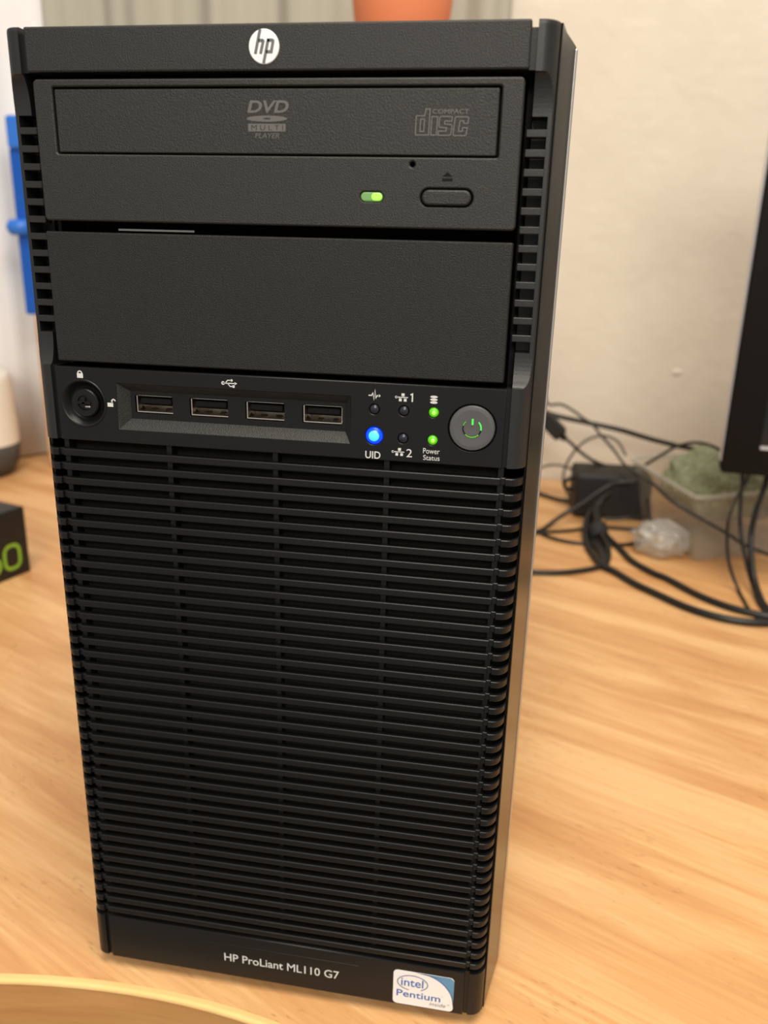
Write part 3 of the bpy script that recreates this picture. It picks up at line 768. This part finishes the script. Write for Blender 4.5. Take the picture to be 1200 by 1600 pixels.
# ------------------------------------------------------------------ monitor
c0 = at(1125, 738, Y=0.50)
mo = empty('monitor', (c0.x, c0.y, 0.0), math.radians(-7))
tag(mo, 'black monitor cut off by the right edge, hanging over the cables', 'monitor')
zb = c0.z; Wm, Hm = 0.48, 0.36
plate('bezel', [rect(0, Wm, zb, zb + Hm, 0.003), rect(0.030, Wm - 0.030, zb + 0.0235, zb + Hm - 0.022)], 0.0, 0.022, 'monitor', mo, 0.0012)
MB().box(0.004, Wm - 0.004, 0.0215, 0.045, zb + 0.004, zb + Hm - 0.004).build('back_shell', 'monitor', mo, bevel=0.008)
MB().box(0.028, Wm - 0.028, 0.0045, 0.0210, zb + 0.021, zb + Hm - 0.02).build('screen', 'screen', mo)
MB().box(0.030, Wm - 0.03, 0.0012, 0.0046, zb + 0.0236, zb + 0.0262).build('bezel_glint', 'silver', mo)  # silver bar painting the light reflected along the screen's lower edge
MB().box(-0.0010, 0.0006, 0.0040, 0.0180, zb + 0.010, zb + Hm - 0.010).build('side_sheen', 'silver', mo)  # silver strip added for the sheen on the monitor's reflective side
MB().box(Wm / 2 - 0.04, Wm / 2 + 0.04, 0.045, 0.062, 0.012, zb + 0.16).build('stand_neck', 'monitor', mo, bevel=0.004)
MB().box(Wm / 2 - 0.10, Wm / 2 + 0.10, -0.06, 0.13, 0.0, 0.013).build('stand_foot', 'monitor', mo, bevel=0.004)

# ------------------------------------------------------------------ power adapter
ad = empty('power_adapter', (0.196, 0.735, 0.0), math.radians(3))
tag(ad, 'black power adapter brick on the desk beside the clear tub', 'adapter')
MB().box(-0.046, 0.043, -0.030, 0.030, 0.002, 0.055).build('brick', 'adapter', ad, bevel=0.005, seg=3)
for sx in (-0.035, 0.03):
    MB().box(sx - 0.005, sx + 0.005, -0.022, 0.022, 0.0, 0.003).build('foot', 'rubber', ad)

# ------------------------------------------------------------------ clear tub with green wool
tub = empty('plastic_tub', (0, 0, 0))
tag(tub, 'clear plastic tub holding green wool, under the monitor', 'container')
rimz = 0.070
F1 = Vector((0.2620, 0.5740, rimz)); L1 = at(985, 718, Z=rimz); R1 = F1 + Vector((0.125, 0.066, 0))
B1 = L1 + (R1 - F1)
FB = at(1090, 882, Z=0.001)
cen = (F1 + L1 + R1 + B1) / 4
def shrink(p): q = cen + (p - cen) * 0.86; return Vector((q.x, q.y, 0.0015)) + Vector((FB.x - cen.x - (F1.x - cen.x) * 0.86, FB.y - cen.y - (F1.y - cen.y) * 0.86, 0)) * 0.6
top4 = [F1, R1, B1, L1]; bot4 = [shrink(p) for p in top4]
def rounded(q, r, n=4):
    out = []
    for i in range(4):
        p = q[i]; a = (q[i - 1] - p).normalized(); b = (q[(i + 1) % 4] - p).normalized()
        p0, p2 = p + a * r, p + b * r
        for k in range(n + 1):
            t = k / n; out.append(p0 * (1 - t) ** 2 + p * 2 * t * (1 - t) + p2 * t * t)
    return out
to, bo = rounded(top4, 0.012), rounded(bot4, 0.012)
def inset(l, d):
    c = sum(l, Vector()) / len(l); return [p + (c - p).normalized() * d for p in l]
up = Vector((0, 0, 0.003))
m = MB(); m.grid([bo, to, inset(to, 0.0015), [p + up for p in inset(bo, 0.0015)]], close=True); m.poly(bo[::-1]); m.poly([p + up for p in inset(bo, 0.0015)])
m.build('tub_wall', 'clear', tub, fix=True)
outr = inset(to, -0.004)
m = MB(); m.grid([to, outr, [p + up for p in outr], [p + up for p in inset(to, 0.0015)], inset(to, 0.0015)], close=True); m.build('rim', 'rim', tub, fix=True)

def blob(name, loc, sc, mat, amp, freq, sub=4, seed=0):
    bm = bmesh.new(); bmesh.ops.create_icosphere(bm, subdivisions=sub, radius=1.0)
    for v in bm.verts:
        nn = noise.fractal(v.co * freq + Vector((seed, 0, 0)), 0.9, 2.0, 4)
        v.co = v.co * (1 + amp * nn)
        v.co = Vector((v.co.x * sc[0], v.co.y * sc[1], v.co.z * sc[2]))
    me = bpy.data.meshes.new(name); bm.to_mesh(me); bm.free()
    return link(name, me, mat, None, True, loc)
w1 = blob('wool_ball', (cen.x + 0.004, cen.y + 0.003, 0.057), (0.056, 0.050, 0.040), 'wool', 0.13, 2.4, 5, 3)
tag(w1, 'pale green tangled wool heaped in the clear tub', 'wool')
w2 = blob('wool_ball', (cen.x + 0.060, cen.y + 0.034, 0.042), (0.026, 0.030, 0.030), 'wool', 0.13, 2.4, 4, 9)
tag(w2, 'darker green wool clump right of the pale heap, behind the tub rim', 'wool')
pf = at(1046, 876, Z=0.0)
w3 = blob('crumpled_film', (pf.x - 0.008, pf.y + 0.016, 0.018), (0.028, 0.022, 0.019), 'film', 0.28, 3.2, 4, 5)
tag(w3, 'crumpled clear grey film on the desk beside the left side of the tub', 'film')

# ------------------------------------------------------------------ cables
def cable(pts, r, label, mat='cable', k=8):
    P = []
    for q in pts:
        if len(q) == 2: P.append(at(q[0], q[1], Z=r))
        elif q[0] == 'p': P.append(Vector(q[1:]))
        else:
            p = at(q[0], q[1], Y=q[2]); p.z = max(p.z, r); P.append(p)
    P = catmull(P, k)
    for p in P: p.z = max(p.z, r)
    o = tube_mesh(P, r).build('cable', mat, smooth=True)
    tag(o, label, 'cable', 'cables on the desk behind the tower'); return o
cable([('p', 0.030, 0.431, 0.200), ('p', 0.030, 0.480, 0.195), ('p', 0.040, 0.640, 0.150), (848, 643, .80), (870, 650, .80), (920, 661, .80), (970, 672, .80), (1020, 687, .81), (1075, 700, .82), (1112, 705, .83), (1150, 709, .83), (1200, 713, .83), (1270, 720, .83)], .0032,
      'thick straight black cable sloping across the wall from the tower to the monitor')
cable([('p', 0.050, 0.431, 0.260), ('p', 0.052, 0.490, 0.255), ('p', 0.060, 0.680, 0.210), (835, 590, .79), (851, 618, .79), (857, 632, .79), (877, 632, .79), (896, 642, .785), (908, 651, .78), (926, 664, .775), (938, 679, .77), (958, 702, .76), (977, 727, .70), (1000, 743, .64), (1022, 757, .60), (1050, 783, .57), (1100, 813, .56), (1140, 836, .555), (1165, 852, .55), (1210, 870, .55)], .0017,
      'thin black cable running diagonally in front of the clear tub')
cable([(884, 686, .75), (893, 693, .75), (903, 703, .75), (925, 719, .75), (950, 729, .755), (975, 736, .76), (1000, 745, .77)], .0021,
      'black cable leaving the connector and passing over the adapter brick')
cable([(978, 712, .74), (967, 692, .75), (953, 683, .755), (937, 681, .76), (915, 689, .76), (897, 706, .76), (884, 728, .76), (880, 750, .755), (886, 770, .75), (896, 782, .74)], .0015,
      'thin grey brown cable forming a round loop above the adapter', 'cablegrey')
cable([('p', -0.030, 0.431, 0.120), ('p', -0.028, 0.470, 0.115), ('p', 0.000, 0.640, 0.030), (820, 739, .77), (842, 732, .77), (858, 727, .77), (873, 727, .77), (886, 730, .77), (902, 738, .76)], .0015, 'thin grey brown cable arching from the tower to the adapter', 'cablegrey')
cable([(902, 745, .735), (890, 748, .73), (882, 754, .73), (885, 763, .735), (900, 766, .74)], .0026, 'short black stub of cable curling out of the adapter')
cable([('p', 0.000, 0.431, 0.090), ('p', 0.000, 0.470, 0.080), ('p', 0.020, 0.600, 0.006), (815, 763), (838, 770), (870, 780), (895, 785), (915, 785, .70)], .0027, 'black cable on the desk running from the tower to the adapter foot')
cable([('p', 0.020, 0.431, 0.110), ('p', 0.020, 0.470, 0.100), ('p', 0.050, 0.560, 0.010), (815, 834), (832, 832), (848, 827), (866, 814, .665), (884, 802, .67), (906, 789, .675), (930, 772, .68), (950, 760, .685), (968, 754, .69), (990, 753, .69)], .0024, 'black cable rising diagonally across the front of the adapter')
cable([('p', 0.035, 0.431, 0.080), ('p', 0.036, 0.470, 0.060), ('p', 0.060, 0.575, 0.005), (815, 829), (834, 833), (860, 831), (890, 829), (915, 826), (945, 824), (980, 826), (1005, 828), (1028, 830)], .0020, 'straight black cable lying level in front of the adapter')
cable([('p', 0.050, 0.431, 0.070), ('p', 0.052, 0.465, 0.050), ('p', 0.068, 0.550, 0.005), (815, 838), (838, 832), (855, 838), (875, 844), (905, 849), (945, 851), (975, 851), (1000, 847), (1013, 840), (1017, 826, .655), (1015, 805, .665), (1012, 780, .68)], .0021, 'black cable looping wide to the adapter corner')
cable([(945, 810, .66), (960, 811, .66), (980, 809, .66), (1010, 808, .665)], .0019, 'short black cable close under the adapter')
# bundle
cable([(925, 795, .67), (917, 812, .65), (915, 835, .625), (919, 855), (930, 872), (943, 885), (960, 893), (990, 911), (1026, 928), (1073, 949), (1121, 964), (1168, 972), (1220, 974)], .0035, 'thick black cable, the nearest of the two sweeping to the right edge')
cable([(952, 772, .68), (940, 781, .67), (934, 797, .66), (936, 815, .645), (945, 834, .63), (963, 852), (987, 876), (1020, 895), (1042, 904), (1089, 929), (1137, 948), (1184, 960), (1225, 966)], .0033, 'thick black cable, the farther of the two sweeping to the right edge')
cable([('p', 0.060, 0.431, 0.060), ('p', 0.061, 0.460, 0.045), ('p', 0.075, 0.500, 0.006), (810, 893), (830, 894), (870, 895), (905, 892), (928, 888), (943, 882), (950, 872, .58), (948, 850, .60), (938, 830, .62), (930, 805, .645), (933, 785, .665)], .0028, 'black cable from the low right flank of the tower to the bundle')
cable([(920, 800, .67), (925, 825, .645), (931, 850, .61), (941, 872, .58), (945, 884)], .0034, 'black cable in the middle of the tied bundle')
cable([(932, 812, .66), (938, 835, .625), (946, 858, .60), (950, 876, .575), (946, 886)], .0030, 'black cable at the right of the tied bundle')
cable([(924, 808, .66), (920, 832, .64), (927, 858, .605), (938, 876, .575), (941, 882)], .0030, 'black cable at the left of the tied bundle')
tie = MB()
p0 = at(934, 828, Y=.628)
tie = lathe([(0.009, -0.007), (0.0105, -0.006), (0.0105, 0.006), (0.009, 0.007), (0.0085, 0.0)], 24).build('cable_tie', 'rubber', loc=p0 + Vector((0, 0, 0)))
tie.rotation_euler = (math.radians(-28), math.radians(-18), 0)
tag(tie, 'black strap wound around the cable bundle', 'cable tie')
# monitor leads
cable([(1175, 715, .575), (1167, 749, .57), (1150, 780, .55), (1140, 806, .52), (1136, 835, .52), (1139, 880, .515), (1154, 922, .505), (1171, 953), (1190, 970), (1215, 978)], .0016, 'thin black lead bowing outward below the monitor, leftmost of three')
cable([(1163, 715, .585), (1160, 750, .58), (1157, 790, .555), (1157, 825, .53), (1164, 869, .52), (1176, 914, .51), (1190, 948), (1212, 968)], .0020, 'black lead hanging below the monitor, middle of three')
cable([(1205, 715, .58), (1196, 756, .575), (1181, 800, .55), (1173, 845, .525), (1178, 900, .51), (1193, 943), (1215, 970)], .0028, 'thick black lead hanging below the monitor, rightmost of three')
cable([(985, 745, .74), (1006, 728, .73), (1022, 718, .72), (1040, 707, .70), (1056, 698, .68), (1080, 692, .65), (1104, 694, .62), (1128, 705, .59), (1160, 730, .57)], .0018, 'thin black cable arching over the green wool to the monitor corner')
# connector plug
pc = at(866, 668, Y=.75); pe = at(885, 687, Y=.75); ps = at(846, 646, Y=.75)
ax = (pe - ps).normalized()
pl = empty('plug', pc)
tag(pl, 'black rectangular cable connector against the wall beside the tower', 'plug')
pl.rotation_euler = ax.to_track_quat('X', 'Y').to_euler()
MB().box(-0.020, 0.013, -0.009, 0.009, -0.010, 0.010).build('plug_body', 'adapter', pl, bevel=0.0025)
MB().box(0.012, 0.020, -0.004, 0.004, -0.004, 0.004).build('strain_relief', 'rubber', pl, bevel=0.0015)
cable([('p', 0.010, 0.431, 0.230), ('p', 0.012, 0.480, 0.225), ('p', 0.040, 0.620, 0.175), ('p', ps.x - 0.02, ps.y - 0.03, ps.z + 0.03), tuple(['p'] + list(ps - ax * 0.002))], .0024, 'black cable entering the connector from behind the tower')
wp = at(1008, 838, Z=.006)
o = tube_mesh([wp + Vector((-.004, -.002, 0)), wp + Vector((.001, 0, 0)), wp + Vector((.006, .003, 0))], [.0045, .006, .0045], 14).build('bottle_cap', 'whiteplug', smooth=True)
tag(o, 'small white plastic cap on the desk beside the tub', 'cap')
